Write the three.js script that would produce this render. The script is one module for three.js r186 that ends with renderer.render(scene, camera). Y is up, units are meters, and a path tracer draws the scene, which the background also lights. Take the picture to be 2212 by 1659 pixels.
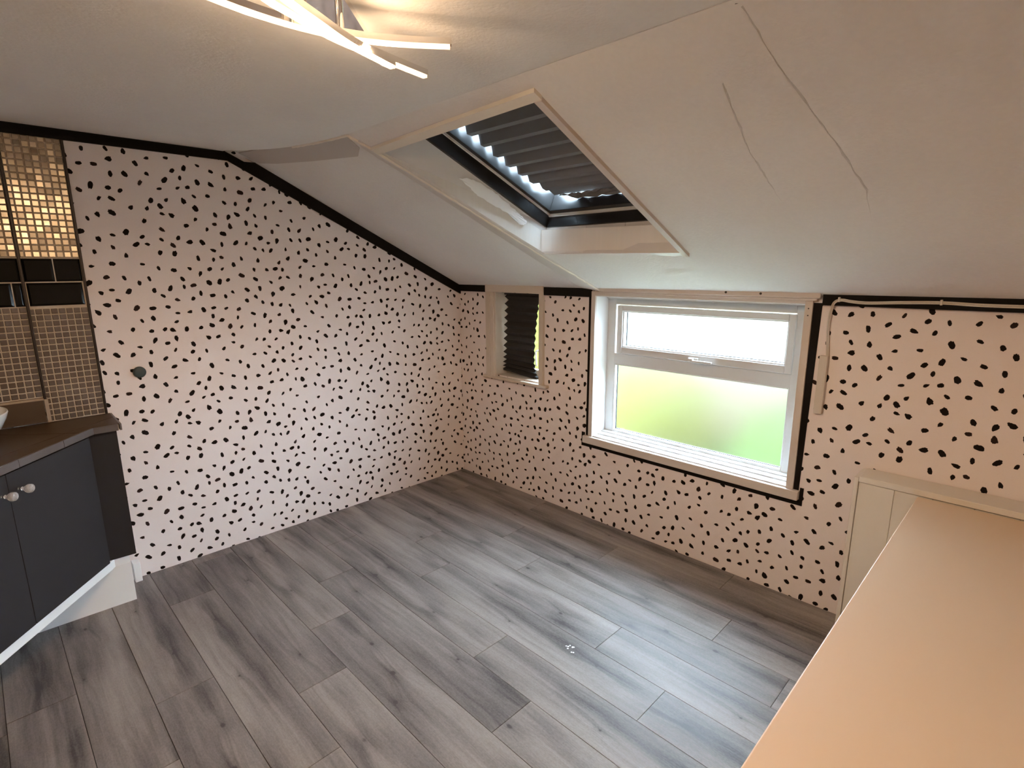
import * as THREE from 'three';
import { RoundedBoxGeometry } from 'three/addons/geometries/RoundedBoxGeometry.js';
import { mergeGeometries } from 'three/addons/utils/BufferGeometryUtils.js';

// ---------------------------------------------------------------- camera, sky, exposure
const renderer = new THREE.WebGLRenderer({ antialias: true });
renderer.toneMapping = THREE.LinearToneMapping;
renderer.toneMappingExposure = 6.2;
renderer.shadowMap.enabled = true;
const scene = new THREE.Scene();
const camera = new THREE.PerspectiveCamera(THREE.MathUtils.radToDeg(2 * Math.atan(829.5 / 1170.55)), 2212 / 1659, 0.05, 200);
camera.position.set(3.1567, 1.55, 2.5977);
camera.rotation.set(-0.2096, 0.7877, -0.0047, 'YXZ');
scene.background = new THREE.Color().setRGB(0.76, 0.97, 1.20);     // even overcast sky
scene.backgroundIntensity = 7.0;
const LAMP = 0.84;                                                   // candela of all LED arcs together
const LAMP_COLOR = new THREE.Color().setRGB(1.0, 0.69, 0.42);

// ---------------------------------------------------------------- helpers
const numbers = new Map();
const numbered = (n) => { const k = numbers.get(n) ?? 0; numbers.set(n, k + 1); return k ? n + '_' + String(k).padStart(3, '0') : n; };
function rng(seed) { let a = seed >>> 0; return () => { a = (a + 0x6d2b79f5) >>> 0; let t = Math.imul(a ^ (a >>> 15), 1 | a); t = (t + Math.imul(t ^ (t >>> 7), 61 | t)) ^ t; return ((t ^ (t >>> 14)) >>> 0) / 4294967296; }; }
const shadow = (m) => { m.castShadow = true; m.receiveShadow = true; return m; };
function part(name, geo, mat, parent) { const m = shadow(new THREE.Mesh(geo, mat)); m.name = name; parent.add(m); return m; }
function thing(name, label, category, pos = [0, 0, 0], group) {
  const g = new THREE.Group(); g.name = numbered(name); g.position.set(...pos); g.userData = { label, category };
  if (group) g.userData.group = group; scene.add(g); return g;
}
function struct(name, label, geo, mat) {
  const o = geo ? shadow(new THREE.Mesh(geo, mat)) : new THREE.Group();
  o.name = name; o.userData = { kind: 'structure', label, category: name.replace(/_.*$/, '') }; scene.add(o); return o;
}
const S = (...p) => p.map((a) => new THREE.Vector2(a[0], a[1]));
function box(x0, x1, y0, y1, z0, z1, r = 0.002) {
  const w = x1 - x0, h = y1 - y0, d = z1 - z0, k = Math.min(r, w / 2.2, h / 2.2, d / 2.2);
  const g = k > 1e-5 ? new RoundedBoxGeometry(w, h, d, 2, k) : new THREE.BoxGeometry(w, h, d);
  g.translate((x0 + x1) / 2, (y0 + y1) / 2, (z0 + z1) / 2); return g;
}
const plain = (x0, x1, y0, y1, z0, z1) => box(x0, x1, y0, y1, z0, z1, 0);
const merge = (...g) => mergeGeometries(g.flat().map((x) => { const y = x.index ? x.toNonIndexed() : x; for (const k of Object.keys(y.attributes)) if (!['position', 'normal', 'uv'].includes(k)) y.deleteAttribute(k); return y; }), false);
function ring(x0, x1, y0, y1, w, z0, z1, r = 0.003) {   // w = [left, right, bottom, top]
  return merge(box(x0, x0 + w[0], y0, y1, z0, z1, r), box(x1 - w[1], x1, y0, y1, z0, z1, r), box(x0 + w[0], x1 - w[1], y0, y0 + w[2], z0, z1, r), box(x0 + w[0], x1 - w[1], y1 - w[3], y1, z0, z1, r));
}
function extrude(points, depth, holes = [], opt = {}) {
  const sh = new THREE.Shape(S(...points)); for (const h of holes) sh.holes.push(new THREE.Path(S(...h)));
  return new THREE.ExtrudeGeometry(sh, { depth, bevelEnabled: false, ...opt });
}
function morph(geo, f) { const p = geo.attributes.position, v = new THREE.Vector3(); for (let i = 0; i < p.count; i++) { v.fromBufferAttribute(p, i); const r = f(v.x, v.y, v.z); p.setXYZ(i, r[0], r[1], r[2]); } geo.computeVertexNormals(); return geo; }
// a slab lying over (x, z), its underside at height f(x, z)
const slab = (points, holes, f, t) => morph(extrude(points, t, holes), (x, z, d) => [x, f(x, z) + d, z]);
function quads(rows) {         // rows: arrays of equal length of [x, y, z]
  const pos = [], uv = [], idx = [], n = rows[0].length;
  rows.forEach((r, j) => r.forEach((p, i) => { pos.push(...p); uv.push(i / (n - 1), j / (rows.length - 1)); }));
  for (let j = 0; j < rows.length - 1; j++) for (let i = 0; i < n - 1; i++) { const a = j * n + i; idx.push(a, a + 1, a + n, a + 1, a + n + 1, a + n); }
  const g = new THREE.BufferGeometry(); g.setAttribute('position', new THREE.Float32BufferAttribute(pos, 3)); g.setAttribute('uv', new THREE.Float32BufferAttribute(uv, 2)); g.setIndex(idx); g.computeVertexNormals(); return g;
}
function solid(a, b) {         // closed body between two polygons of equal length (a, b: arrays of [x, y, z])
  const pos = [], tri = (p, q, r) => pos.push(...p, ...q, ...r), n = a.length;
  for (let i = 1; i < n - 1; i++) { tri(a[0], a[i], a[i + 1]); tri(b[0], b[i + 1], b[i]); }
  for (let i = 0; i < n; i++) { const j = (i + 1) % n; tri(a[i], b[i], b[j]); tri(a[i], b[j], a[j]); }
  const g = new THREE.BufferGeometry(); g.setAttribute('position', new THREE.Float32BufferAttribute(pos, 3));
  g.setAttribute('uv', new THREE.Float32BufferAttribute(new Float32Array(pos.length / 3 * 2), 2)); g.computeVertexNormals(); return g;
}
const tube = (pts, r, seg = 40, rad = 8) => new THREE.TubeGeometry(new THREE.CatmullRomCurve3(pts.map((p) => new THREE.Vector3(...p))), seg, r, rad, false);
// noise
const hash = (x, y, s) => { let h = Math.imul(x, 374761393) + Math.imul(y, 668265263) + Math.imul(s, 1442695041); h = Math.imul(h ^ (h >>> 13), 1274126177); return ((h ^ (h >>> 16)) >>> 0) / 4294967296; };
function vnoise(x, y, s, px = 0, py = 0) {
  const ix = Math.floor(x), iy = Math.floor(y), fx = x - ix, fy = y - iy, u = fx * fx * (3 - 2 * fx), v = fy * fy * (3 - 2 * fy);
  const w = (a, p) => (p ? ((a % p) + p) % p : a), A = w(ix, px), B = w(ix + 1, px), C = w(iy, py), D = w(iy + 1, py);
  return (hash(A, C, s) * (1 - u) + hash(B, C, s) * u) * (1 - v) + (hash(A, D, s) * (1 - u) + hash(B, D, s) * u) * v;
}
const fbm = (x, y, s, o = 4, px = 0, py = 0) => { let r = 0, a = 0.5, k = 1; for (let i = 0; i < o; i++, a /= 2, k *= 2) r += a * vnoise(x * k, y * k, s + i, px * k, py * k); return r / (1 - Math.pow(0.5, o)); };
const toS = (c) => Math.round(255 * Math.min(1, Math.max(0, c <= 0.0031308 ? c * 12.92 : 1.055 * Math.pow(c, 1 / 2.4) - 0.055)));
function dataTexture(w, h, f, srgb = true) {
  const d = new Uint8Array(w * h * 4);
  for (let y = 0; y < h; y++) for (let x = 0; x < w; x++) { const c = f(x / w, y / h), i = (y * w + x) * 4; for (let k = 0; k < 3; k++) d[i + k] = srgb ? toS(c[k]) : Math.round(255 * Math.min(1, Math.max(0, c[k]))); d[i + 3] = 255; }
  const t = new THREE.DataTexture(d, w, h); t.magFilter = t.minFilter = THREE.LinearFilter; t.wrapS = t.wrapT = THREE.RepeatWrapping; if (srgb) t.colorSpace = THREE.SRGBColorSpace; t.needsUpdate = true; return t;
}
const rgb = (r, g, b) => new THREE.Color().setRGB(r, g, b);
const mat = (c, roughness = 0.6, more = {}) => new THREE.MeshPhysicalMaterial({ color: rgb(...c), roughness, ...more });

// ---------------------------------------------------------------- materials
const TILE = 1.06;
const paperCanvas = (() => {                       // wallpaper print: black brush dabs on off-white paper
  const N = 2048, c = document.createElement('canvas'); c.width = c.height = N; const g = c.getContext('2d'), R = rng(7), k = N / TILE;
  g.fillStyle = '#e9deda'; g.fillRect(0, 0, N, N);
  for (let i = 0; i < 9000; i++) { const a = R() * N, b = R() * N, s = 2 + R() * 7; g.fillStyle = R() < 0.5 ? 'rgba(214,200,190,0.16)' : 'rgba(240,232,226,0.2)'; g.fillRect(a, b, s, s * 0.6); }
  const pts = [];
  const gap = (p, q) => { let dx = Math.abs(p[0] - q[0]), dy = Math.abs(p[1] - q[1]); dx = Math.min(dx, TILE - dx); dy = Math.min(dy, TILE - dy); return dx * dx + dy * dy; };
  while (pts.length < 282) {       // evenly strewn: of some random places, the one farthest from all dabs so far
    let best, far = -1;
    for (let t = 0; t < 14; t++) { const p = [R() * TILE, R() * TILE]; let d = 9; for (const q of pts) d = Math.min(d, gap(p, q)); if (d > far) { far = d; best = p; } }
    pts.push(best);
  }
  for (const [x, y] of pts) {
    const a = R() * Math.PI * 2, big = R(), L = (0.0106 + big * big * 0.0058) * k, W = L * (0.55 + R() * 0.25), point = R() < 0.35 ? 0.9 : 0.25, wob = R() * 9, tone = R();
    const out = [];
    for (let i = 0; i < 26; i++) {
      const th = (i / 26) * Math.PI * 2, cx = Math.cos(th), sy = Math.sin(th);
      let u = Math.sign(cx) * Math.pow(Math.abs(cx), 0.72) * L, v = Math.sign(sy) * Math.pow(Math.abs(sy), 0.8) * W;
      if (u < 0) v *= 1 + (u / L) * point * 0.75;                       // tapering start of the stroke
      u += (hash(i, Math.floor(wob * 99), 3) - 0.5) * L * (cx > 0.5 ? 0.34 : 0.12); v += (hash(i, Math.floor(wob * 77), 5) - 0.5) * W * 0.22;   // bristle marks at the lifted end
      out.push([u * Math.cos(a) - v * Math.sin(a), u * Math.sin(a) + v * Math.cos(a)]);
    }
    g.fillStyle = tone < 0.15 ? '#2a1c1a' : '#130b0a';
    for (const ox of [-N, 0, N]) for (const oy of [-N, 0, N]) {
      const X = x * k + ox, Y = y * k + oy; if (X < -80 || Y < -80 || X > N + 80 || Y > N + 80) continue;
      g.beginPath(); out.forEach(([u, v], i) => (i ? g.lineTo(X + u, Y + v) : g.moveTo(X + u, Y + v))); g.closePath(); g.fill();
    }
  }
  return c;
})();
const paperTex = new THREE.CanvasTexture(paperCanvas); paperTex.colorSpace = THREE.SRGBColorSpace; paperTex.wrapS = paperTex.wrapT = THREE.RepeatWrapping; paperTex.repeat.set(1 / TILE, 1 / TILE);
const M = {};
M.paper = new THREE.MeshPhysicalMaterial({ map: paperTex, roughness: 0.75, specularIntensity: 0.4 });
const roughTex = dataTexture(512, 512, (u, v) => { const n = fbm(u * 64, v * 64, 11, 3, 64, 64); return [n, n, n]; }, false);
const paintTex = dataTexture(512, 512, (u, v) => { const n = fbm(u * 5, v * 5, 21, 4, 5, 5), f = vnoise(u * 170, v * 170, 31, 170, 170), t = 0.93 + 0.1 * (n - 0.5) + 0.03 * (f - 0.5); return [0.84 * t, 0.81 * t, 0.77 * t]; });
M.ceiling = new THREE.MeshPhysicalMaterial({ map: paintTex, roughness: 0.8, specularIntensity: 0.35, bumpMap: roughTex.clone(), bumpScale: 0.0006 });
M.ceiling.bumpMap.repeat.set(2.6, 2.6); M.ceiling.map.repeat.set(0.7, 0.7);
M.plaster = mat([0.70, 0.655, 0.60], 0.85); M.patch = mat([0.56, 0.505, 0.455], 0.9); M.bead = mat([0.78, 0.72, 0.62], 0.7);
M.whiteWall = mat([0.74, 0.70, 0.66], 0.8);
M.black = mat([0.008, 0.007, 0.0065], 0.5); M.blackPaint = mat([0.007, 0.0055, 0.005], 0.75, { specularIntensity: 0.35 });
M.upvc = mat([0.62, 0.62, 0.61], 0.35); M.gasket = mat([0.02, 0.02, 0.02], 0.6); M.woodPaint = mat([0.62, 0.55, 0.49], 0.5); M.creamPaint = mat([0.62, 0.54, 0.45], 0.5);
M.white = mat([0.80, 0.79, 0.77], 0.45); M.chrome = mat([0.86, 0.84, 0.82], 0.08, { metalness: 1 });
M.cable = mat([0.62, 0.57, 0.51], 0.5); M.screw = mat([0.05, 0.04, 0.035], 0.6);
M.frost = mat([0.97, 0.985, 0.97], 0.36, { transmission: 1, thickness: 0.004, ior: 1.2 });
M.clear = mat([0.96, 0.98, 0.97], 0.02, { transmission: 1, thickness: 0 });
M.roofBlind = mat([0.22, 0.215, 0.215], 1, { side: THREE.DoubleSide }); M.roofBlack = mat([0.014, 0.013, 0.013], 0.3); M.blind = mat([0.03, 0.027, 0.026], 0.75, { side: THREE.DoubleSide });
M.lining = mat([0.66, 0.63, 0.61], 0.35); M.peel = mat([0.93, 0.94, 0.95], 0.7);

// ---------------------------------------------------------------- ceiling heights
const lerp = THREE.MathUtils.lerp, clamp = THREE.MathUtils.clamp;
const yL = (x, z) => 1.432 + 0.485 * z;                                   // slope of the bay beside the dotted end wall
const yR = (x, z) => { const t = clamp((x - 1.25) / 1.15, 0, 1); return lerp(1.425, 1.437, t) + lerp(0.43, 0.42, t) * z; };   // slope that holds the roof window
const yF = (x) => 2.15 - 0.096 * Math.sin(clamp(x / 1.15, 0, 1) * Math.PI / 2);   // the flat part sags away from the end wall
const zF = (x) => (x < 1.122 ? lerp(1.553, 1.472, clamp(x / 1.122, -1, 1)) : lerp(1.472, 1.467, clamp((x - 1.122) / 3, 0, 1)));
const XM = 4.3, ZM = 4.2;

// ---------------------------------------------------------------- floor
const plankTex = [];
for (let k = 0; k < 6; k++) {
  const R = rng(100 + k * 17), knots = []; for (let i = 0; i < 2 + (k % 3); i++) knots.push([R() * 1.28, 0.03 + R() * 0.135, 0.006 + R() * 0.008, R()]);
  const side = R() < 0.5 ? 1 : 0, ph = R() * 50, tone = 0.97 + R() * 0.06;
  plankTex.push(dataTexture(1536, 232, (u, v) => {
    const x = u * 1.285, y = v * 0.195; let yy = y, dark = 0;
    for (const [kx, ky, kr, kt] of knots) {
      const dx = (x - kx), dy = (y - ky), d = Math.sqrt(dx * dx * 0.16 + dy * dy), e = Math.exp(-(d * d) / (kr * kr * 7));
      yy += dy * 1.2 * e; const core = Math.sqrt(dx * dx * 0.5 + dy * dy);
      dark += 0.85 * Math.exp(-(core * core) / (kr * kr * 0.22)) * (kt > 0.3 ? 1 : 0.5) + 0.28 * Math.exp(-(d * d) / (kr * kr * 4));
    }
    const warp = fbm(x * 2.2 + ph, y * 9, 40 + k, 3) * 0.05;
    const streak = fbm(x * 3.5 + ph, (yy + warp) * 85, 60 + k, 4), fine = vnoise(x * 24 + ph, yy * 620, 80 + k), pore = vnoise(x * 60, yy * 900, 90 + k);
    const band = fbm(x * 1.5 + ph, (yy + warp) * 15, 70 + k, 3), rough = vnoise(x * 190, y * 330, 95 + k);
    const smoky = Math.max(0, fbm(x * 3.4 + ph, y * 13, 75 + k, 3) - 0.54) * 2.1;
    let t = 0.5 + (streak - 0.5) * 0.34 + (fine - 0.5) * 0.12 + (band - 0.5) * 0.95 + (rough - 0.5) * 0.16 - (pore > 0.88 ? 0.06 : 0) - dark * 0.85 - smoky * 0.36;
    t = clamp(t * tone, 0.02, 1.05);
    const w = 0.5 + 0.5 * (band - 0.5);
    return [lerp(0.062, 0.36, t), lerp(0.056, 0.328, t) * (1 - 0.02 * w), lerp(0.053, 0.31, t) * (1 - 0.03 * w)];
  }));
}
const plankMat = plankTex.map((t) => new THREE.MeshPhysicalMaterial({ map: t, roughness: 0.46, specularIntensity: 0.62, bumpMap: t, bumpScale: 0.0004 }));
const floor = struct('floor', 'grey oak-look laminate plank floor', null);
part('subfloor', plain(-0.1, XM, -0.12, -0.010, -0.1, ZM), mat([0.02, 0.017, 0.015], 0.9), floor);
{
  const R = rng(5), PW = 0.1955, PL = 1.285, first = { 0: 2.317, 1: 1.344, 2: 1.995, 3: 2.32, 4: 1.675, 5: 1.996, 6: 1.035, 7: 1.357, 8: 1.68, 9: 1.037 };
  for (let row = -2; row < 20; row++) {
    const z0 = Math.max(0.375 + PW * row, 0.0), z1 = Math.min(0.375 + PW * (row + 1), ZM - 0.02); if (z1 - z0 < 0.02 || z0 > ZM) continue;
    let j = first[row] ?? R() * PL; while (j > 0) j -= PL;
    for (; j < XM; j += PL) {
      const x0 = Math.max(j, 0.0) + 0.001, x1 = Math.min(j + PL, XM - 0.02) - 0.001; if (x1 - x0 < 0.03) continue;
      const g = plain(x0, x1, -0.010, 0, z0 + 0.0011, z1 - 0.0011), p = g.attributes.position, uv = g.attributes.uv, u0 = R() < 0.5;
      for (let i = 0; i < p.count; i++) { const u = (p.getX(i) - j) / PL, v = (p.getZ(i) - (0.375 + PW * row)) / PW; uv.setXY(i, u0 ? u : 1 - u, v); }
      part('plank', g, plankMat[Math.floor(R() * 6)], floor);
    }
  }
  const RS = rng(3); for (let i = 0; i < 9; i++) { const g = new THREE.CylinderGeometry(0.0016 + RS() * 0.0028, 0.003 + RS() * 0.002, 0.0006, 7); g.translate(1.924 + (RS() - 0.5) * 0.05, 0.0003, 1.033 + (RS() - 0.5) * 0.035); part('paint_speck', g, M.peel, floor); }
}

// ---------------------------------------------------------------- walls
const W1 = [1.246, 2.373, 0.541, 1.40], W2 = [0.396, 0.812, 0.812, 1.392];
const rectH = ([a, b, c, d]) => [[a, c], [b, c], [b, d], [a, d]];
const wr = extrude([[-0.2, -0.1], [XM + 0.2, -0.1], [XM + 0.2, 1.5], [-0.2, 1.5]], 0.2, [rectH(W1), rectH(W2)]); wr.translate(0, 0, -0.2);
struct('wall_right', 'off-white wallpaper with black dabs on the low window wall', wr, M.paper);
const wl = extrude([[-ZM - 0.2, -0.1], [0.2, -0.1], [0.2, 1.42], [0, 1.5], [-1.5, 2.24], [-ZM - 0.2, 2.24]], 0.2);
{ const uv = wl.attributes.uv; for (let i = 0; i < uv.count; i++) uv.setXY(i, uv.getX(i) + 0.37, uv.getY(i) + 0.21); }
wl.rotateY(Math.PI / 2); wl.translate(-0.2, 0, 0);
struct('wall_left', 'off-white wallpaper with black dabs on the tall end wall', wl, M.paper);
struct('wall_back', 'plain off-white wall behind the camera', plain(-0.2, XM + 0.2, -0.1, 2.3, ZM, ZM + 0.2), M.whiteWall);
struct('wall_near', 'plain off-white wall beyond the low cabinet', plain(XM, XM + 0.2, -0.1, 2.3, -0.2, ZM + 0.2), M.whiteWall);

// ---------------------------------------------------------------- ceiling
const ARR = [[1.13, 1.472], [1.156, 1.358], [1.19, 0.95], [1.224, 0.46], [1.258, 0.16], [1.274, 0.0]];
const HOLE = [[1.156, 1.358], [2.031, 1.391], [1.999, 0.423], [1.224, 0.46]];
const ceiling = struct('ceiling', 'painted sloping and flat ceiling, off-white', null);
{
  const metric = (g) => { const p = g.attributes.position, uv = new Float32Array(p.count * 2); for (let i = 0; i < p.count; i++) { uv[i * 2] = p.getX(i); uv[i * 2 + 1] = p.getZ(i); } g.setAttribute('uv', new THREE.BufferAttribute(uv, 2)); return g; };
  part('bay_slope', metric(slab([[-0.15, -0.2], [1.29, -0.2], ...ARR.slice().reverse(), [1.13, 1.64], [-0.15, 1.64]], [], yL, 0.12)), M.ceiling, ceiling);
  part('window_slope', metric(slab([[1.29, -0.2], [XM + 0.1, -0.2], [XM + 0.1, 1.467], [2.4, 1.467], [1.13, 1.472], ...ARR.slice(1)], [HOLE.map(([x, z], i) => [x + (i === 0 || i === 3 ? 0.004 : 0), z]).reverse()], yR, 0.12)), M.ceiling, ceiling);
  const NX = 48, NZ = 10, low = [], top = [];
  for (let j = 0; j <= NZ; j++) { const a = [], b = []; for (let i = 0; i <= NX; i++) { const x = -0.15 + (XM + 0.25) * i / NX, z = lerp(zF(x), ZM + 0.1, j / NZ), y = yF(Math.max(0, x)); a.push([x, y, z]); b.push([x, y + 0.14, z]); } low.push(a); top.push(b); }
  part('flat_panel', metric(merge(quads(low), quads(top.slice().reverse()), quads([low[0], top[0]]))), M.ceiling, ceiling);
  // feathered plaster edge between the two slopes
  const onL = [[0.945, 1.30], [0.97, 1.14], [1.0, 0.93], [1.035, 0.66], [1.085, 0.32], [1.12, 0.16], [1.143, 0.0]], ar = [[1.141, 1.43], [1.16, 1.30], [1.185, 1.0], [1.207, 0.7], [1.238, 0.36], [1.258, 0.16], [1.274, -0.03]];
  const inner = onL.map(([x, z]) => [x, yL(x, z) - 0.001, z]), outer = ar.map(([x, z]) => [x, yR(x, z) - 0.006, z]), outerTop = ar.map(([x, z]) => [x + 0.02, yR(x, z) + 0.004, z]);
  part('feathered_edge', quads([inner, outer, outerTop]), M.plaster, ceiling);
  const R = rng(12), bead = []; for (let i = 0; i <= 60; i++) { const t = i / 60 * (ARR.length - 1), k = Math.min(ARR.length - 2, Math.floor(t)), f = t - k, x = lerp(ARR[k][0], ARR[k + 1][0], f), z = lerp(ARR[k][1], ARR[k + 1][1], f); bead.push([x + (R() - 0.5) * 0.004, yR(x, z) - 0.003 + (R() - 0.5) * 0.003, z]); }
  part('edge_bead', tube(bead, 0.0065, 240, 6), M.bead, ceiling);
  const lipFlat = []; for (let i = 0; i <= 30; i++) { const x = lerp(0.72, 1.14, i / 30); lipFlat.push([x, yF(x) - 0.001 + (R() - 0.5) * 0.002, zF(x)]); }
  part('edge_bead', tube(lipFlat, 0.006, 120, 6), M.bead, ceiling);
  // filler patch on the bay slope
  const pp = [[0.02, 1.478], [0.30, 1.45], [0.62, 1.41], [0.95, 1.37], [0.93, 1.30], [0.855, 1.266], [0.5, 1.31], [0.2, 1.355], [0.05, 1.39]];
  part('plaster_patch', solid(pp.map(([x, z]) => [x, yL(x, z) - 0.004, z]), pp.map(([x, z]) => [x, yL(x, z) + 0.004, z])), M.patch, ceiling);
  // board joints showing through the paint
  const ridge = (pts, w, m, seed) => { const Q = rng(seed), a = [], b = [], c = []; const n = 40; for (let i = 0; i <= n; i++) { const t = i / n * (pts.length - 1), k = Math.min(pts.length - 2, Math.floor(t)), f = t - k, x = lerp(pts[k][0], pts[k + 1][0], f) + (Q() - 0.5) * 0.003, z = lerp(pts[k][1], pts[k + 1][1], f) + (Q() - 0.5) * 0.003, h = z > 1.46 ? yF(x) : yR(x, z), e = w * (0.4 + Q()); a.push([x - e, h + 0.0005, z - e * 0.3]); b.push([x, h - 0.0007, z]); c.push([x + e, h + 0.0005, z + e * 0.3]); } part('board_joint', quads([a, b, c]), m, ceiling); };
  ridge([[2.637, 1.45], [2.656, 1.263], [2.70, 1.0], [2.727, 0.772], [2.70, 0.45], [2.674, 0.217]], 0.0035, M.ceiling, 1);
  ridge([[2.525, 1.272], [2.492, 1.006], [2.494, 0.842], [2.5, 0.6], [2.49, 0.4]], 0.0035, M.ceiling, 2);
  ridge([[2.06, 0.44], [2.25, 0.443], [2.42, 0.438], [2.5, 0.42], [2.52, 0.37]], 0.003, M.plaster, 3);
  ridge([[2.3, 1.468], [2.45, 1.467], [2.58, 1.463]], 0.006, M.ceiling, 4);
  part('chip', solid([[2.62, 2.049, 1.452], [2.66, 2.048, 1.438], [2.655, 2.048, 1.447], [2.63, 2.049, 1.459]], [[2.62, 2.056, 1.452], [2.66, 2.056, 1.438], [2.655, 2.056, 1.447], [2.63, 2.056, 1.459]]), M.screw, ceiling);
  // battens round the roof window opening
  const strip = (p, q, side, w, t) => { const a = [], b = []; for (const [s, d] of [[0, 0], [1, 0], [1, 1], [0, 1]]) { const x = lerp(p[0], q[0], s) + side[0] * w * d, z = lerp(p[1], q[1], s) + side[1] * w * d; a.push([x, yR(x, z) - t, z]); b.push([x, yR(x, z) + 0.01, z]); } return solid(a, b); };
  part('opening_batten', strip([1.16, 1.352], [2.06, 1.384], [0, 1], 0.032, 0.012), M.bead, ceiling);
  part('opening_batten', strip([2.0, 0.415], [2.032, 1.384], [1, 0], 0.026, 0.014), M.woodPaint, ceiling);
}

// ---------------------------------------------------------------- black painted trims
let nTrim = 0; const trim = (label, g) => struct('trim_' + ++nTrim, label, g, M.blackPaint);
trim('black trim along the flat ceiling on the end wall', solid([[0, 2.104, 4.19], [0.014, 2.104, 4.19], [0.014, 2.152, 4.19], [0, 2.152, 4.19]], [[0, 2.104, 1.52], [0.014, 2.104, 1.52], [0.014, 2.152, 1.545], [0, 2.152, 1.545]]));
{
  const prof = [[1.55, 2.150], [1.441, 2.102], [1.415, 2.108], [1.393, 2.110], [0.0, 1.434], [0.0, 1.372], [1.021, 1.86], [1.53, 2.103]];
  trim('black trim running down the slope on the end wall', solid(prof.map(([z, y]) => [0, y, z]).reverse(), prof.map(([z, y]) => [0.015, y, z]).reverse()));
}
trim('short black trim between the end wall and the small window', plain(0.0, 0.304, 1.392, 1.442, 0, 0.014));
trim('short black trim between the two windows', plain(0.846, 1.2186, 1.386, 1.436, 0, 0.013));
trim('black trim above the dotted wall past the big window', plain(2.44, XM, 1.392, 1.445, 0, 0.016));
trim('thin black painted line left of the big window', plain(1.196, 1.2186, 0.541, 1.39, 0, 0.003));
trim('thin black painted line under the big window sill', merge(plain(1.164, 2.446, 0.468, 0.496, 0, 0.003), plain(1.164, 1.188, 0.496, 0.556, 0, 0.003), plain(2.431, 2.447, 0.496, 0.555, 0, 0.003)));
trim('black painted line right of the big window', solid([[2.4035, 0.541, 0], [2.426, 0.541, 0], [2.438, 1.40, 0], [2.4035, 1.40, 0]], [[2.4035, 0.541, 0.003], [2.426, 0.541, 0.003], [2.438, 1.40, 0.003], [2.4035, 1.40, 0.003]]));

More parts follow.
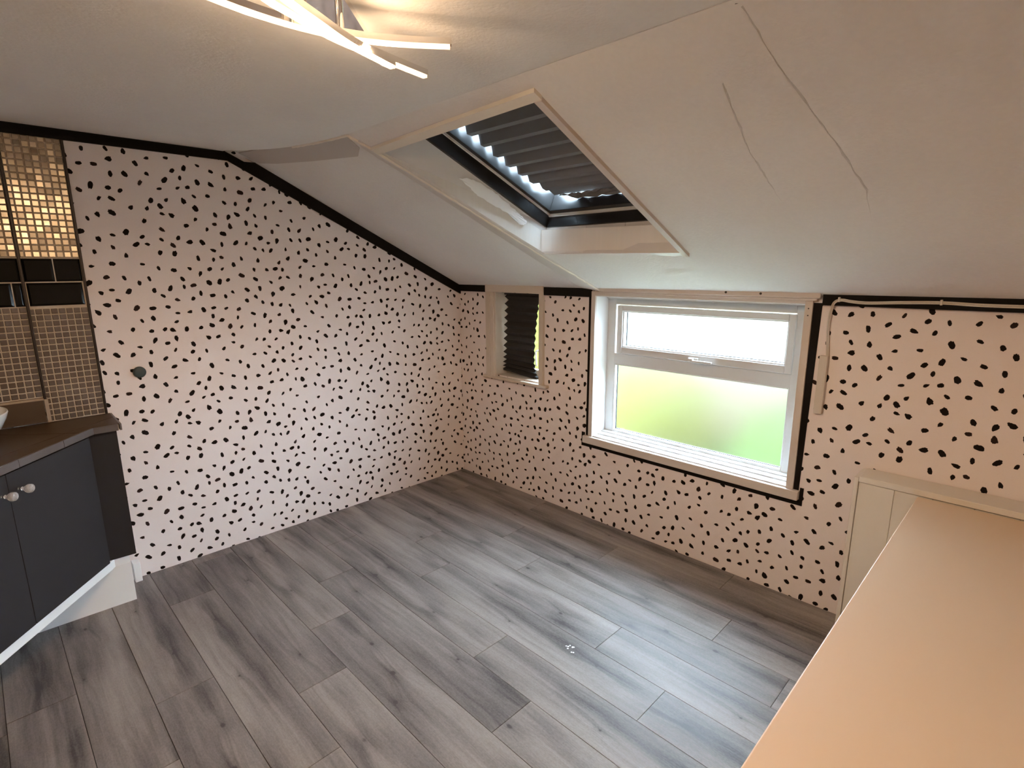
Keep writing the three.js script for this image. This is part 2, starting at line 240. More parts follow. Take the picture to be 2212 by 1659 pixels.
// ---------------------------------------------------------------- big window
{
  const w = struct('window_1', 'white framed window with frosted panes, opening top light and white sill', null);
  const F = -0.12;
  part('architrave', merge(box(1.2186, 1.247, 0.541, 1.42, -0.01, 0.012), box(2.372, 2.4035, 0.541, 1.42, -0.01, 0.014), box(1.247, 2.372, 1.395, 1.42, -0.01, 0.012)), M.woodPaint, w);
  part('head_moulding', merge(box(1.284, 2.433, 1.419, 1.462, -0.005, 0.03, 0.006), box(1.262, 2.42, 1.408, 1.4195, -0.005, 0.022, 0.004)), M.woodPaint, w);
  for (const [x, y] of [[2.024, 1.436], [2.186, 1.434]]) { const g = new THREE.CylinderGeometry(0.0055, 0.0055, 0.002, 12); g.rotateX(Math.PI / 2); g.translate(x, y, 0.031); part('screw_hole', g, M.screw, w); }
  for (const [x, y] of [[2.388, 1.375], [2.388, 1.345]]) { const g = new THREE.CylinderGeometry(0.003, 0.003, 0.002, 10); g.rotateX(Math.PI / 2); g.translate(x, y, 0.0145); part('screw_hole', g, M.screw, w); }
  part('jamb_lining', merge(box(1.236, 1.248, 0.541, 1.40, -0.16, 0), box(2.371, 2.383, 0.541, 1.40, -0.16, 0), box(1.246, 2.373, 1.39, 1.402, -0.16, 0)), M.white, w);
  part('added_dark_ring', merge(ring(1.236, 2.383, 0.53, 1.41, [0.058, 0.07, 0.03, 0.06], -0.172, -0.159, 0.001), box(1.29, 2.32, 0.99, 1.05, -0.172, -0.159, 0.001), ring(1.236, 2.383, 0.53, 1.41, [0.022, 0.022, 0.024, 0.03], -0.215, -0.172, 0.001)), M.gasket, w);  // dark ring added outside the panes to keep sky-lit edges from washing them
  part('sill_board', merge(box(1.187, 2.43, 0.496, 0.541, -0.005, 0.028, 0.004)), M.woodPaint, w);
  part('inner_sill', merge(box(1.246, 2.373, 0.53, 0.548, -0.14, 0.006, 0.003), box(1.246, 2.373, 0.545, 0.556, -0.14, -0.045, 0.003), box(1.246, 2.373, 0.553, 0.563, -0.14, -0.085, 0.003)), M.upvc, w);
  // fixed outer frame with transom
  const frame = part('frame', merge(ring(1.247, 2.372, 0.552, 1.392, [0.057, 0.071, 0.017, 0.05], F - 0.0385, F, 0.004), box(1.30, 2.305, 0.985, 1.052, F - 0.0385, F, 0.004)), M.upvc, w);
  part('glazing_bead', ring(1.302, 2.303, 0.567, 0.987, [0.008, 0.008, 0.008, 0.008], F - 0.03, F - 0.001, 0.003), M.upvc, frame);
  part('gasket', ring(1.308, 2.297, 0.573, 0.981, [0.005, 0.005, 0.005, 0.005], F - 0.034, F - 0.026, 0.001), M.gasket, frame);
  const sash = part('sash', ring(1.323, 2.306, 1.054, 1.337, [0.036, 0.032, 0.04, 0.032], F - 0.0385, F + 0.014, 0.005), M.upvc, w);
  part('glazing_bead', ring(1.357, 2.276, 1.092, 1.307, [0.008, 0.008, 0.008, 0.008], F - 0.03, F + 0.006, 0.003), M.upvc, sash);
  part('gasket', ring(1.363, 2.27, 1.098, 1.301, [0.005, 0.005, 0.005, 0.005], F - 0.034, F - 0.026, 0.001), M.gasket, sash);
  part('pane', plain(1.30, 2.305, 0.565, 0.99, F - 0.038, F - 0.034), M.frost, w);
  part('pane', plain(1.355, 2.28, 1.09, 1.31, F - 0.038, F - 0.034), M.frost, w);
  const h = part('handle', merge(box(1.79, 1.845, 1.062, 1.082, F + 0.013, F + 0.028, 0.004), box(1.80, 1.826, 1.064, 1.08, F + 0.02, F + 0.05, 0.005)), M.upvc, w);
  const lever = box(1.812, 1.93, -0.006, 0.006, F + 0.034, F + 0.05, 0.004); lever.translate(0, 1.066, 0); part('lever', lever, M.upvc, h);
}
// ---------------------------------------------------------------- small window
{
  const w = struct('window_2', 'small cream painted window beside the corner', null), m = M.creamPaint;
  part('architrave', merge(box(0.304, 0.385, 0.803, 1.40, -0.004, 0.02, 0.004), box(0.81, 0.847, 0.803, 1.40, -0.004, 0.02, 0.004), box(0.304, 0.847, 1.394, 1.444, -0.004, 0.022, 0.004), box(0.383, 0.398, 0.803, 1.396, -0.004, 0.01, 0.002), box(0.345, 0.352, 0.803, 1.395, 0.0, 0.024, 0.002)), m, w);
  part('sill', box(0.28, 0.886, 0.788, 0.806, -0.1, 0.032, 0.004), m, w);
  part('jamb_lining', merge(plain(0.386, 0.397, 0.803, 1.395, -0.13, -0.003), plain(0.811, 0.822, 0.803, 1.395, -0.13, -0.003), plain(0.386, 0.822, 1.391, 1.40, -0.13, -0.003), plain(0.386, 0.822, 0.8, 0.815, -0.13, -0.003)), M.creamPaint, w);
  part('sash', ring(0.397, 0.811, 0.815, 1.391, [0.085, 0.03, 0.055, 0.03], -0.135, -0.1, 0.004), M.creamPaint, w);
  part('pane', plain(0.47, 0.79, 0.86, 1.37, -0.122, -0.118), M.clear, w);
  part('stay_bar', merge(box(0.45, 0.62, 0.868, 0.875, -0.1, -0.09, 0.002), box(0.46, 0.468, 0.868, 0.885, -0.1, -0.092, 0.002)), M.upvc, w);
  part('added_dark_ring', ring(0.386, 0.822, 0.80, 1.40, [0.016, 0.016, 0.02, 0.016], -0.215, -0.136, 0.001), M.gasket, w);  // added dark ring, hides the sky-lit wall edge behind the pane
  const latch = part('latch', tube([[0.688, 0.90, -0.096], [0.686, 0.97, -0.092], [0.690, 1.0, -0.09], [0.72, 1.008, -0.09]], 0.006, 20, 8), M.white, w);
  void latch;
}
// pleated blind of the small window: hangs askew, folds bunched at the foot
{
  const b = thing('pleated_blind', 'black pleated blind hanging askew in the small corner window', 'blind', [0, 0, 0]);
  const rows = []; let y = 1.386; const n = 26, R = rng(8);
  for (let i = 0; i <= n; i++) {
    const f = i / n, d = i % 2 ? 0.013 : -0.013, xl = lerp(0.430, 0.398, f) + (i % 2 ? -0.006 : 0.006), xr = 0.742 - 0.05 * Math.sin(Math.min(1, f / 0.72) * Math.PI / 2) + 0.03 * Math.max(0, f - 0.72) / 0.28 + (i % 2 ? 0.006 : -0.006), tilt = -0.022 * Math.pow(f, 2);
    rows.push([[xl, y, -0.07 + d], [lerp(xl, xr, 0.5), y + tilt * 0.5 + (R() - 0.5) * 0.002, -0.068 + d], [xr, y + tilt, -0.07 + d]]);
    y -= f < 0.55 ? 0.0245 : lerp(0.0245, 0.007, (f - 0.55) / 0.45);
  }
  part('fabric', quads(rows).toNonIndexed(), M.blind, b).geometry.computeVertexNormals();
  part('head_rail', box(0.424, 0.76, 1.376, 1.390, -0.09, -0.05, 0.002), M.black, b);
  const e = rows[n]; part('bottom_rail', solid([[e[0][0], y + 0.006, -0.085], [e[2][0] + 0.01, y - 0.018, -0.085], [e[2][0] + 0.01, y - 0.006, -0.085], [e[0][0], y + 0.018, -0.085]], [[e[0][0], y + 0.006, -0.055], [e[2][0] + 0.01, y - 0.018, -0.055], [e[2][0] + 0.01, y - 0.006, -0.055], [e[0][0], y + 0.018, -0.055]]), M.black, b);
}

// ---------------------------------------------------------------- roof window (local x along the room, y up the slope, z down into the room)
const roof = new THREE.Matrix4().makeBasis(new THREE.Vector3(1, 0, 0), new THREE.Vector3(0, 0.3911, 0.9203), new THREE.Vector3(0, -0.9203, 0.3911)).setPosition(0, 1.431, 0);
const rb = (x0, x1, v0, v1, d0, d1, r = 0.003) => box(x0, x1, v0, v1, -d1, -d0, r);
{
  const w = struct('window_3', 'black framed roof window in a white lined reveal', null); w.applyMatrix4(roof);
  const lo = { TL: [1.158, 1.476], TR: [2.03, 1.512], BR: [1.998, 0.462], BL: [1.226, 0.502] }, up = { TL: [1.232, 1.46], TR: [1.99, 1.46], BR: [1.99, 0.518], BL: [1.232, 0.518] };
  const lining = (a, b, ox, ov) => { const A = [[...lo[a], 0.0], [...lo[b], 0.0], [...up[b], -0.15], [...up[a], -0.15]]; return solid(A, A.map(([x, v, z]) => [x + ox, v + ov, z])); };
  const left = part('side_lining', lining('TL', 'BL', -0.03, 0), M.lining, w);
  part('side_lining', lining('TR', 'BR', 0.03, 0), M.lining, w);
  part('head_lining', lining('TL', 'TR', 0, 0.03), M.lining, w);
  // foot lining of three boards
  const cuts = [0, 0.335, 0.625, 1]; for (let i = 0; i < 3; i++) {
    const g = 0.0016, at = (o, t, z) => [lerp(o.BL[0], o.BR[0], t), lerp(o.BL[1], o.BR[1], t), z], t0 = cuts[i] + (i ? g : 0), t1 = cuts[i + 1] - (i < 2 ? g : 0);
    const A = [at(lo, t0, 0), at(lo, t1, 0), at(up, t1, -0.15), at(up, t0, -0.15)]; part('foot_board', solid(A, A.map(([x, v, z]) => [x, v - 0.03, z])), M.lining, w);
  }
  const frame = part('frame', merge(rb(1.16, 1.238, 0.44, 1.54, 0.132, 0.2), rb(1.985, 2.06, 0.44, 1.54, 0.132, 0.2), rb(1.238, 1.985, 0.44, 0.524, 0.132, 0.2), rb(1.238, 1.985, 1.455, 1.54, 0.132, 0.2)), M.roofBlack, w);
  part('seal', merge(rb(1.238, 1.984, 0.524, 0.534, 0.186, 0.2, 0.001), rb(1.2375, 1.246, 0.53, 1.455, 0.19, 0.2, 0.001)), M.white, frame);
  part('sash', merge(rb(1.16, 1.262, 0.44, 1.54, 0.201, 0.31), rb(1.958, 2.06, 0.44, 1.54, 0.201, 0.31), rb(1.262, 1.958, 0.44, 0.56, 0.201, 0.31), rb(1.262, 1.958, 1.42, 1.54, 0.201, 0.31)), M.roofBlack, w);
  part('pane', rb(1.25, 1.97, 0.55, 1.43, 0.296, 0.30, 0), M.clear, w);
  part('sealing_collar', merge(rb(1.10, 1.165, 0.40, 1.60, 0.06, 0.33), rb(2.055, 2.13, 0.40, 1.60, 0.06, 0.33), rb(1.12, 2.10, 0.36, 0.445, 0.06, 0.33), rb(1.12, 2.10, 1.535, 1.62, 0.06, 0.33)), M.gasket, w);
  // peeling paint on the side lining
  const R = rng(44), edge = [[1.10, 0.085], [1.04, 0.075], [0.98, 0.066], [0.88, 0.072], [0.78, 0.078], [0.70, 0.068], [0.655, 0.074], [0.65, 0.10], [0.72, 0.108], [0.82, 0.118], [0.92, 0.125], [1.0, 0.12], [1.06, 0.102]].map(([v, d]) => [v + (R() - 0.5) * 0.02, d + (R() - 0.5) * 0.008]);
  const onSide = ([v, d], lift) => { const t = (1.476 - v) / 0.974, k = d / 0.15; return [lerp(lerp(1.158, 1.226, t), 1.232, k) + lift, v, -d]; };
  const fine = []; edge.forEach((p, i) => { const q = edge[(i + 1) % edge.length]; for (let k = 0; k < 5; k++) { const t = k / 5; fine.push([lerp(p[0], q[0], t) + (k ? (R() - 0.5) * 0.012 : 0), lerp(p[1], q[1], t) + (k ? (R() - 0.5) * 0.007 : 0)]); } });
  const mid = fine.reduce((a, p) => [a[0] + p[0] / fine.length, a[1] + p[1] / fine.length], [0, 0]);
  part('peeled_paint', quads([fine.concat([fine[0]]).map((p) => onSide(p, 0.0012)), fine.concat([fine[0]]).map((p) => onSide([lerp(p[0], mid[0], 0.5), lerp(p[1], mid[1], 0.5)], 0.0014)), fine.concat([fine[0]]).map(() => onSide(mid, 0.0014))]), M.peel, left);
}
{
  const b = thing('pleated_blind', 'torn black pleated blind drawn across the roof window', 'blind'); b.applyMatrix4(roof);
  const R = rng(61), rows = [], D = 0.262, P = 0.083;      // box pleats: narrow fronts, deep folds between them
  const put = (v, d) => { const f = (1.43 - v) / 0.83, row = [], xl = 1.294 - 0.012 * Math.sin(f * Math.PI) + (R() - 0.5) * 0.008 + 0.05 * Math.max(0, f - 0.85); for (let k = 0; k <= 6; k++) row.push([lerp(xl, 1.955, k / 6), v, -d]); rows.push(row); };
  for (let i = 0; i < 10; i++) { const v = 1.43 - i * P, flat = clamp((i - 6.5) / 3, 0, 1), a = 1 - 0.85 * flat; put(v, D - 0.030 * a); put(v - 0.026, D - 0.024 * a); put(v - 0.040, D + 0.024 * a); }
  put(0.60, D);
  const g = quads(rows).toNonIndexed(); g.computeVertexNormals(); part('fabric', g, M.roofBlind, b);
  const torn = []; for (let j = 0; j <= 5; j++) { const row = []; for (let k = 0; k <= 22; k++) { const x = lerp(1.345, 1.955, k / 22); row.push([x + (R() - 0.5) * 0.006, lerp(0.61, 0.562, j / 5) + (R() - 0.5) * 0.006 + (k < 3 ? 0.014 * (3 - k) * j / 5 : 0), -D - (R() - 0.5) * 0.014 + 0.006]); } torn.push(row); }
  const tg = quads(torn).toNonIndexed(); tg.computeVertexNormals(); part('torn_hem', tg, M.roofBlind, b);
  part('side_cord', tube([[1.272, 1.41, -0.25], [1.276, 1.33, -0.245], [1.30, 1.285, -0.24]], 0.0035, 16, 6), M.white, b);
  part('pull_tab', rb(1.90, 1.945, 0.83, 0.85, 0.225, 0.25), M.black, b);
}

// ---------------------------------------------------------------- tiled wall beside the basin
{
  M.grout = mat([0.55, 0.46, 0.36], 0.85); M.edge = mat([0.03, 0.022, 0.018], 0.35, { metalness: 0.5 });
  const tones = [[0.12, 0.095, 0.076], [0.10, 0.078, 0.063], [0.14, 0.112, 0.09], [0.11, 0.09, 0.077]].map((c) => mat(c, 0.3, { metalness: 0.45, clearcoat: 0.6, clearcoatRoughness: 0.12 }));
  const litTones = [[0.50, 0.42, 0.32], [0.42, 0.35, 0.27], [0.56, 0.47, 0.36], [0.34, 0.285, 0.22]].map((c) => mat(c, 0.22, { metalness: 0.85, clearcoat: 0.4, clearcoatRoughness: 0.1 }));  // same mosaic, brightened: the lamp reflection is put into the colour
  const gloss = mat([0.004, 0.0035, 0.003], 0.12, { specularIntensity: 0.45 });
  const P = 0.0265, small = new RoundedBoxGeometry(0.006, 0.0222, 0.0222, 1, 0.0018), R = rng(77);
  const sheet = (label, z0, z1, y0, y1, off, mats, tilt, yStart) => {
    const t = thing('mosaic_panel', label, 'tiles', [off, y0, z0]);
    part('grout', plain(0, 0.0045, 0, y1 - y0, 0, z1 - z0), M.grout, t);
    for (let z = 0.0; z < z1 - z0 - 0.006; z += P) for (let y = yStart; y < y1 - y0 - 0.006; y += P) {
      const wz = Math.min(0.0222, z1 - z0 - z - 0.002), wy = Math.min(0.0222, y1 - y0 - y - 0.002); if (wz < 0.006 || wy < 0.006) continue;
      const m = part('tile', small, mats[Math.floor(R() * mats.length)], t); m.position.set(0.0062, y + wy / 2 + 0.001, z + wz / 2 + 0.001); m.scale.set(1, wy / 0.0222, wz / 0.0222); m.rotation.set(0, (R() - 0.5) * tilt, (R() - 0.5) * tilt);
    }
  };
  sheet('mosaic with lamp sheen put into its colour between the end wallpaper and the black strip', 2.209, 2.408, 1.606, 2.104, 0.001, litTones, 0.07, 0.002);
  sheet('mosaic strip with lamp sheen put into its colour at the picture edge above the black tiles', 2.42, 2.66, 1.606, 2.104, 0.008, litTones, 0.07, 0.002);
  sheet('brown mosaic under the black tiles next to the wallpaper', 2.209, 2.408, 0.882, 1.396, 0.001, tones, 0.03, 0.004);
  sheet('brown mosaic behind the basin at the picture edge', 2.42, 2.66, 0.998, 1.396, 0.008, tones, 0.03, 0.004);
  const metro = (w, h) => { const g = extrude([[0, 0], [w, 0], [w, h], [0, h]], 0.003, [], { bevelEnabled: true, bevelSize: -0.008, bevelThickness: 0.004, bevelOffset: 0, bevelSegments: 1 }); g.rotateY(Math.PI / 2); g.scale(1, 1, -1); return g; };
  void metro;
  const bev = (z0, z1, y0, y1) => { const b = 0.009, q = [[z0, y0], [z1, y0], [z1, y1], [z0, y1]], i = [[z0 + b, y0 + b], [z1 - b, y0 + b], [z1 - b, y1 - b], [z0 + b, y1 - b]]; const a = q.map(([z, y]) => [0.0005, y, z]), m = q.map(([z, y]) => [0.005, y, z]), f = i.map(([z, y]) => [0.009, y, z]); return merge(solid(a, m), solid(m, f)); };
  const band = (label, off, list) => { const t = thing('tile_band', label, 'tiles', [off, 0, 0]); const zs = list.flatMap((l) => [l[0], l[1]]); part('grout', plain(0, 0.004, 1.397, 1.605, Math.min(...zs) - 0.001, Math.max(...zs) + 0.001), M.grout, t); for (const [a, b, c, d] of list) part('tile', bev(a, b, c, d), gloss, t); };
  band('glossy black brick tiles in two courses next to the wallpaper', 0.001, [[2.209, 2.302, 1.504, 1.602], [2.306, 2.408, 1.504, 1.602], [2.214, 2.405, 1.400, 1.499]]);
  band('glossy black brick tiles at the picture edge', 0.008, [[2.42, 2.55, 1.504, 1.602], [2.553, 2.66, 1.504, 1.602], [2.42, 2.451, 1.400, 1.499], [2.455, 2.655, 1.400, 1.499]]);
  const e1 = part('edge_strip', box(0.0, 0.014, 0.882, 2.104, 2.198, 2.208, 0.002), M.edge, thing('tile_edging', 'dark metal edging strip between mosaic tiles and wallpaper', 'edging'));
  const e2 = part('edge_strip', box(0.0, 0.022, 0.99, 2.104, 2.409, 2.419, 0.002), M.edge, thing('tile_edging', 'dark corner strip between the two mosaic fields', 'edging')); void e1; void e2;
  M.brown = mat([0.075, 0.045, 0.025], 0.5, { specularIntensity: 0.5 });
  const u = thing('upstand_tile', 'dark brown tile upstand behind the basin with pale grout edge', 'tiles', [0, 0.882, 2.405]);
  part('tile', box(0.001, 0.02, 0.004, 0.104, 0.016, 0.3, 0.002), M.brown, u); part('grout_edge', merge(box(0, 0.018, 0.103, 0.114, 0.0, 0.3, 0.002), box(0, 0.018, 0, 0.104, 0.0, 0.014, 0.002)), mat([0.36, 0.27, 0.19], 0.8), u);
}

// ---------------------------------------------------------------- vanity cabinet, worktop and basin
{
  const top = [[0.0, 2.19], [0.257, 2.196], [0.25, 2.293], [0.614, 2.601], [0.93, 2.868], [0.93, 3.3], [0.0, 3.3]];
  const clip = (poly, a, b, keep, gap) => {       // keep the side of line a-b
    const nx = b[1] - a[1], nz = a[0] - b[0], l = Math.hypot(nx, nz), f = (p) => keep * ((p[0] - a[0]) * nx + (p[1] - a[1]) * nz) / l - gap, out = [];
    poly.forEach((p, i) => { const q = poly[(i + 1) % poly.length], s = f(p), t = f(q); if (s >= 0) out.push(p); if ((s > 0 && t < 0) || (s < 0 && t > 0)) { const k = s / (s - t); out.push([lerp(p[0], q[0], k), lerp(p[1], q[1], k)]); } }); return out;
  };
  const w = thing('worktop', 'brown tiled worktop with an angled front under the basin', 'worktop', [0, 0.85, 0]);
  const flat = (poly, y0, y1) => { const sh = new THREE.Shape(S(...poly.map(([x, z]) => [x, -z]))); const g = new THREE.ExtrudeGeometry(sh, { depth: y1 - y0, bevelEnabled: false }); g.rotateX(-Math.PI / 2); g.translate(0, y0, 0); return g; };
  part('core', flat(top.map(([x, z]) => [Math.max(0.001, x - 0.006), z + 0.002]), 0.0, 0.0265), M.grout, w);
  const A = [[0.108, 2.582], [0.298, 2.361]], B = [[0.195, 2.297], [0.118, 2.213]], C = [[0.0, 2.72], [0.93, 2.72]], g = 0.0014;
  const p1 = clip(top, A[0], A[1], -1, g), p2 = clip(top, A[0], A[1], 1, g);
  for (const p of [p1, p2]) for (const s of [1, -1]) { const q = clip(p, B[0], B[1], s, g); for (const r of [1, -1]) { const z = clip(q, C[0], C[1], r, g); if (z.length > 2) part('tile', flat(z, 0.0265, 0.030), M.brown, w); } }
  const edgeMat = mat([0.10, 0.085, 0.078], 0.4);
  const run = (p, q) => { const dx = q[0] - p[0], dz = q[1] - p[1], l = Math.hypot(dx, dz), nx = -dz / l * -1, nz = -dx / l, k = 0.0012 / l, a = [p[0] + dx * k, p[1] + dz * k], b = [q[0] - dx * k, q[1] - dz * k]; const f = (y) => [[a[0], y, a[1]], [b[0], y, b[1]], [b[0] + nx * 0.007, y, b[1] + nz * 0.007], [a[0] + nx * 0.007, y, a[1] + nz * 0.007]]; part('edge_tile', solid(f(0), f(0.029)), edgeMat, w); };
  run([0.0, 2.19], [0.262, 2.195]); run([0.255, 2.2], [0.25, 2.293]); run([0.25, 2.293], [0.388, 2.410]); run([0.388, 2.410], [0.56, 2.556]); run([0.56, 2.556], [0.74, 2.708]); run([0.74, 2.708], [0.93, 2.868]);

  const c = thing('vanity_cabinet', 'dark grey corner cabinet with two crystal-knobbed doors on a white plinth', 'cabinet', [0, 0, 0]);
  M.dark = mat([0.022, 0.019, 0.019], 0.55, { specularIntensity: 0.5 }); M.knob = mat([0.92, 0.93, 0.94], 0.03, { transmission: 0.75, thickness: 0.02, ior: 1.55, clearcoat: 1, clearcoatRoughness: 0.02 });
  const body = [[0.002, 2.204], [0.232, 2.206], [0.226, 2.306], [0.86, 2.842], [0.86, 3.25], [0.002, 3.25]];
  part('carcass', flat(body, 0.238, 0.848), M.dark, c);
  part('base_board', flat([[0.002, 2.21], [0.214, 2.232], [0.214, 2.29], [0.238, 2.306], [0.875, 2.845], [0.875, 3.25], [0.002, 3.25]], 0.196, 0.238), M.white, c);
  const d = [0.7636, 0.6457], nrm = [0.6457, -0.7636];
  const door = (t0, t1) => { const p = (t, o) => [0.226 + d[0] * t + nrm[0] * o, 2.306 + d[1] * t + nrm[1] * o]; return flat([p(t0, 0.0), p(t1, 0.0), p(t1, 0.018), p(t0, 0.018)].reverse(), 0.242, 0.84); };
  const knob = (parent, t, y) => {
    const k = new THREE.LatheGeometry(S([0.0, -0.0], [0.0065, 0.0], [0.0075, 0.004], [0.0045, 0.008], [0.0045, 0.012], [0.007, 0.014], [0.007, 0.017], [0.0, 0.017]), 20), q = new THREE.LatheGeometry(S([0.0, 0.0165], [0.005, 0.0165], [0.009, 0.024], [0.0165, 0.036], [0.0175, 0.043], [0.0155, 0.049], [0.011, 0.052], [0.0, 0.0525]), 10);
    const turn = new THREE.Matrix4().makeBasis(new THREE.Vector3(0, 1, 0), new THREE.Vector3(nrm[0], 0, nrm[1]), new THREE.Vector3(-nrm[1], 0, nrm[0]).cross(new THREE.Vector3(0, 1, 0)).cross(new THREE.Vector3(nrm[0], 0, nrm[1])).normalize());
    const place = (geo) => { const m = new THREE.Matrix4().lookAt(new THREE.Vector3(), new THREE.Vector3(nrm[0], 0, nrm[1]), new THREE.Vector3(0, 1, 0)); geo.rotateX(-Math.PI / 2); geo.applyMatrix4(m); geo.translate(0.226 + d[0] * t + nrm[0] * 0.018, y, 2.306 + d[1] * t + nrm[1] * 0.018); return geo; }; void turn;
    part('knob_stem', place(k), M.chrome, parent); part('crystal_knob', place(q), M.knob, parent).geometry.computeVertexNormals();
  };
  const d1 = part('door', door(0.03, 0.4635), M.dark, c); knob(d1, 0.427, 0.772);
  const d2 = part('door', door(0.4665, 0.82), M.dark, c); knob(d2, 0.502, 0.772);
  part('plinth', flat([[0.002, 2.225], [0.216, 2.23], [0.19, 3.2], [0.002, 3.2]], 0.0, 0.197), M.white, c);
  const bb = struct('baseboard_left', 'short white skirting stub beside the cabinet plinth', merge(box(0.0, 0.05, 0.0, 0.105, 2.172, 2.203, 0.003)), M.white); void bb;

  const bowl = thing('wash_basin', 'round white ceramic vessel basin on the tiled worktop', 'basin', [0.235, 0.880, 2.748]);
  const prof = S([0.0, 0.002], [0.07, 0.0], [0.10, 0.004], [0.145, 0.028], [0.178, 0.062], [0.197, 0.1], [0.204, 0.122], [0.202, 0.127], [0.197, 0.124], [0.187, 0.098], [0.165, 0.06], [0.13, 0.032], [0.08, 0.017], [0.0, 0.013]);
  part('bowl', new THREE.LatheGeometry(prof, 64), mat([0.82, 0.82, 0.80], 0.12, { clearcoat: 0.6, clearcoatRoughness: 0.05 }), bowl);
}

// ---------------------------------------------------------------- ceiling light: three crossing LED arcs on a chrome plate
{
  const L = thing('ceiling_light', 'chrome ceiling light with crossing curved warm LED bars', 'light', [2.085, 2.054, 2.0]);
  const o = [2.085, 2.054, 2.0], rel = (p) => [p[0] - o[0], p[1] - o[1], p[2] - o[2]];
  const c0 = [2.013, 1.894], A = [0.7071, 0.7071], B = [-0.7071, 0.7071], q = (a, b, y) => rel([c0[0] + A[0] * a + B[0] * b, y, c0[1] + A[1] * a + B[1] * b]);
  part('ceiling_plate', solid([q(0, 0, 2.041), q(0.30, 0, 2.041), q(0.30, 0.095, 2.041), q(0, 0.095, 2.041)], [q(0, 0, 2.056), q(0.30, 0, 2.056), q(0.30, 0.095, 2.056), q(0, 0.095, 2.056)]), M.chrome, L);
  const rod = (x, z, y0) => { const g = new THREE.CylinderGeometry(0.008, 0.008, 2.041 - y0, 24); g.translate(...rel([x, (2.041 + y0) / 2, z])); part('stem', g, M.chrome, L); };
  rod(2.09, 2.003, 2.0); rod(2.117, 2.09, 2.0);
  M.glow = new THREE.MeshPhysicalMaterial({ color: rgb(0.9, 0.86, 0.78), roughness: 0.4, emissive: LAMP_COLOR, emissiveIntensity: 0.34 });
  const arms = [
    [[2.22, 2.52], [2.125, 2.38], [2.085, 2.234], [2.075, 2.152], [2.077, 2.073], [2.096, 1.987], [2.145, 1.897], [2.204, 1.819]],
    [[2.42, 2.47], [2.28, 2.33], [2.172, 2.181], [2.14, 2.114], [2.104, 2.033], [2.075, 1.901], [2.051, 1.771]],
    [[2.45, 2.36], [2.32, 2.29], [2.219, 2.17], [2.171, 2.088], [2.125, 2.004], [2.089, 1.911], [2.078, 1.877]],
  ];
  arms.forEach((pts, k) => {
    const y = 1.996 - k * 0.011, curve = new THREE.CatmullRomCurve3(pts.map(([x, z]) => new THREE.Vector3(...rel([x, y, z])))), n = 40;
    const sweep = (w, h0, h1, inset = 0) => { const rows = [[], [], [], [], []]; for (let i = 0; i <= n; i++) { const t = lerp(inset, 1 - inset, i / n), p = curve.getPointAt(t), d = curve.getTangentAt(t), nx = -d.z, nz = d.x, l = Math.hypot(nx, nz); [[-1, h0], [1, h0], [1, h1], [-1, h1], [-1, h0]].forEach(([s, h], j) => rows[j].push([p.x + s * w * nx / l, p.y + h, p.z + s * w * nz / l])); }
      const cap = (i, flip) => { const c = [0, 1, 2, 3].map((j) => rows[j][i]); return quads(flip ? [[c[0], c[1]], [c[3], c[2]]] : [[c[1], c[0]], [c[2], c[3]]]); };
      const g = merge(quads(rows), cap(0, true), cap(n, false)); g.computeVertexNormals(); return g; };
    const bar = part('bar', sweep(0.0065, 0.0, 0.012), M.chrome, L);
    part('led_diffuser', sweep(0.0062, -0.006, -0.0002, 0.004), M.glow, bar);
    for (let i = 0; i < 3; i++) {       // light of the bar, leaving its lower face
      const p = curve.getPointAt((i + 0.5) / 3), l = new THREE.SpotLight(LAMP_COLOR, LAMP / 9, 0, 1.565, 0.3, 2); l.position.copy(p); l.position.y -= 0.012; l.target.position.copy(p); l.target.position.y -= 1; l.shadow.radius = 0.4; l.castShadow = true; l.name = 'led_light'; L.add(l); L.add(l.target); l.target.name = 'aim';
      const h = new THREE.PointLight(LAMP_COLOR, LAMP * 0.013, 0, 2); h.position.copy(p); h.position.y -= 0.014; h.shadow.radius = 0.35; h.castShadow = true; h.name = 'led_glow'; L.add(h);   // spill of the diffuser's sides
    }
  });
}

// ---------------------------------------------------------------- cable and trunking on the window wall
{
  const t = thing('cable_trunking', 'short white vertical trunking box right of the big window', 'trunking', [2.4705, 0.92, 0]);
  const g = box(-0.016, 0.016, 0, 0.257, 0, 0.024, 0.002); part('cover', g, M.cable, t); part('seam', box(0.0085, 0.0098, 0.0, 0.257, 0.0235, 0.0246, 0.0003), M.creamPaint, t);
  const c = thing('cable', 'thin white cable clipped along the black trim above the trunking', 'cable', [2.48, 1.17, 0]);
  const o = [2.48, 1.17, 0], run = (dx) => tube([[2.478 + dx, 1.17, 0.008], [2.468 + dx, 1.30, 0.006], [2.474 + dx, 1.375, 0.014], [2.487 + dx * 0.5, 1.409 - dx * 0.7, 0.022], [2.51, 1.4195 - dx, 0.0225], [2.545, 1.415 - dx, 0.0225], [2.597, 1.411 - dx, 0.0225], [2.721, 1.417 - dx, 0.0225], [2.843, 1.421 - dx, 0.0225], [2.956, 1.417 - dx, 0.0225], [3.2, 1.417 - dx, 0.0225], [3.9, 1.417 - dx, 0.0225]].map((p) => [p[0] - o[0], p[1] - o[1], p[2] - o[2]]), 0.0032, 160, 8);
  part('lead', run(0), M.cable, c); part('lead', run(0.0062), M.cable, c);
  for (const [x, y] of [[2.504, 1.417], [2.843, 1.418]]) part('clip', box(x - o[0] - 0.004, x - o[0] + 0.004, y - o[1] - 0.009, y - o[1] + 0.011, 0.016, 0.028, 0.002), M.cable, c);
}
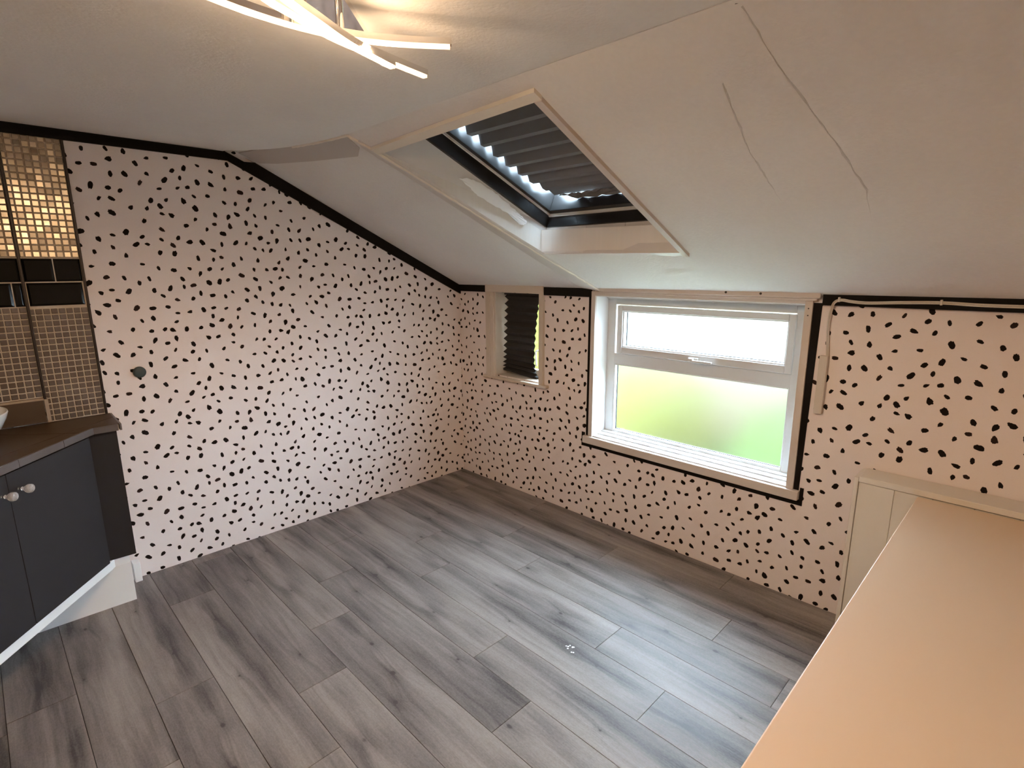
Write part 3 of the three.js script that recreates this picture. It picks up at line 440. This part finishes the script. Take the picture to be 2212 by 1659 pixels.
{
  const k = thing('wall_cap', 'round dark green-grey cap on the dotted end wall', 'cap', [0, 1.061, 2.047]);
  const g = new THREE.LatheGeometry(S([0, 0.022], [0.017, 0.021], [0.025, 0.018], [0.0275, 0.012], [0.0275, 0.003], [0.024, 0.0], [0, 0]), 40); g.rotateZ(-Math.PI / 2); part('cap_body', g, mat([0.035, 0.048, 0.045], 0.5), k);
}

// ---------------------------------------------------------------- boarded casing and low cabinet
{
  const c = thing('boarded_casing', 'white boarded casing with capped top against the dotted window wall', 'casing', [2.664, 0, 0]);
  M.casing = mat([0.74, 0.69, 0.62], 0.5);
  const X1 = XM - 2.7;
  part('end_panel', box(0, 0.016, 0, 0.713, 0.002, 0.136, 0.003), M.casing, c);
  part('cap', box(0.0165, X1, 0.694, 0.7188, 0.002, 0.136, 0.004), M.casing, c);
  for (let x = 0.0175, i = 0; x < X1; x += 0.1215, i++) part('board', box(x, Math.min(X1, x + 0.1207), 0.0, 0.6915, 0.108, 0.128, 0.0022), M.casing, c);
  part('core', plain(0.017, X1, 0.005, 0.69, 0.02, 0.109), M.creamPaint, c);
}
{
  const b = thing('low_cabinet', 'broad low cabinet with plain pale top in the near corner', 'cabinet', [2.877, 0, 0.137]);
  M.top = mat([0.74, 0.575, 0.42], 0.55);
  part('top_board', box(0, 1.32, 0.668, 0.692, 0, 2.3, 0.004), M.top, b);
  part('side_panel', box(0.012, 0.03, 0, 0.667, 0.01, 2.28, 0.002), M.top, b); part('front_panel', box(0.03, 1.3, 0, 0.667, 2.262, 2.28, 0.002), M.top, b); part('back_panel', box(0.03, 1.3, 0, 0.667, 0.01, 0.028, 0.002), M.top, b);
}

// ---------------------------------------------------------------- garden outside
{
  const lawn = struct('ground', 'garden lawn below the windows', plain(-40, 40, -2.8, -2.6, -40, -0.3), mat([0.010, 0.015, 0.003], 1, { specularIntensity: 0 })); void lawn;
  struct('reflector_added', 'unseen pale slab added below the windows to bounce sky light up', plain(-8, 8, -2.62, -2.55, -3.6, -0.3), mat([0.36, 0.36, 0.22], 1, { specularIntensity: 0 }));  // added unseen reflector, throws sky light up onto the ceiling
  const bush = (label, list, color, seed) => {
    const t = thing('garden_bush', label, 'bush', [list[0][0], -2.6, list[0][2]]), m = mat(color, 1, { specularIntensity: 0 });
    list.forEach(([x, y, z, r, ry], k) => { const g = new THREE.IcosahedronGeometry(1, 5), p = g.attributes.position; for (let i = 0; i < p.count; i++) { const a = p.getX(i), b = p.getY(i), c = p.getZ(i), n = 0.82 + 0.3 * fbm(a * 3 + k * 9 + 20, b * 3 + c * 2.3 + 20, seed, 3); p.setXYZ(i, x - list[0][0] + a * n * r, y + 2.6 + b * n * ry, z - list[0][2] + c * n * r); } g.computeVertexNormals(); part('foliage', g, m, t); });
  };
  bush('blurred yellow-green bush behind the lower frosted pane', [[-1.9, -1.2, -5.0, 1.5, 1.7], [-3.4, -1.0, -5.4, 1.7, 1.9], [-6.5, -0.6, -6.5, 2.2, 2.4]], [0.035, 0.035, 0.008], 3);
  bush('blurred deeper green bush low behind the frosted pane', [[1.65, -1.25, -3.7, 1.15, 1.6], [1.0, -1.85, -3.3, 1.0, 1.1]], [0.021, 0.030, 0.0095], 5);
  const h = thing('garden_wall', 'pale rendered garden wall blurred behind the frosted panes', 'wall', [-1, -2.6, -10]);
  part('render', plain(-14, 14, 0, 3.6, -0.2, 0), mat([0.085, 0.066, 0.040], 1, { specularIntensity: 0 }), h); part('coping', box(-14.1, 14.1, 3.6, 3.7, -0.3, 0.1, 0.02), mat([0.7, 0.68, 0.62], 1, { specularIntensity: 0 }), h);
}

renderer.render(scene, camera);
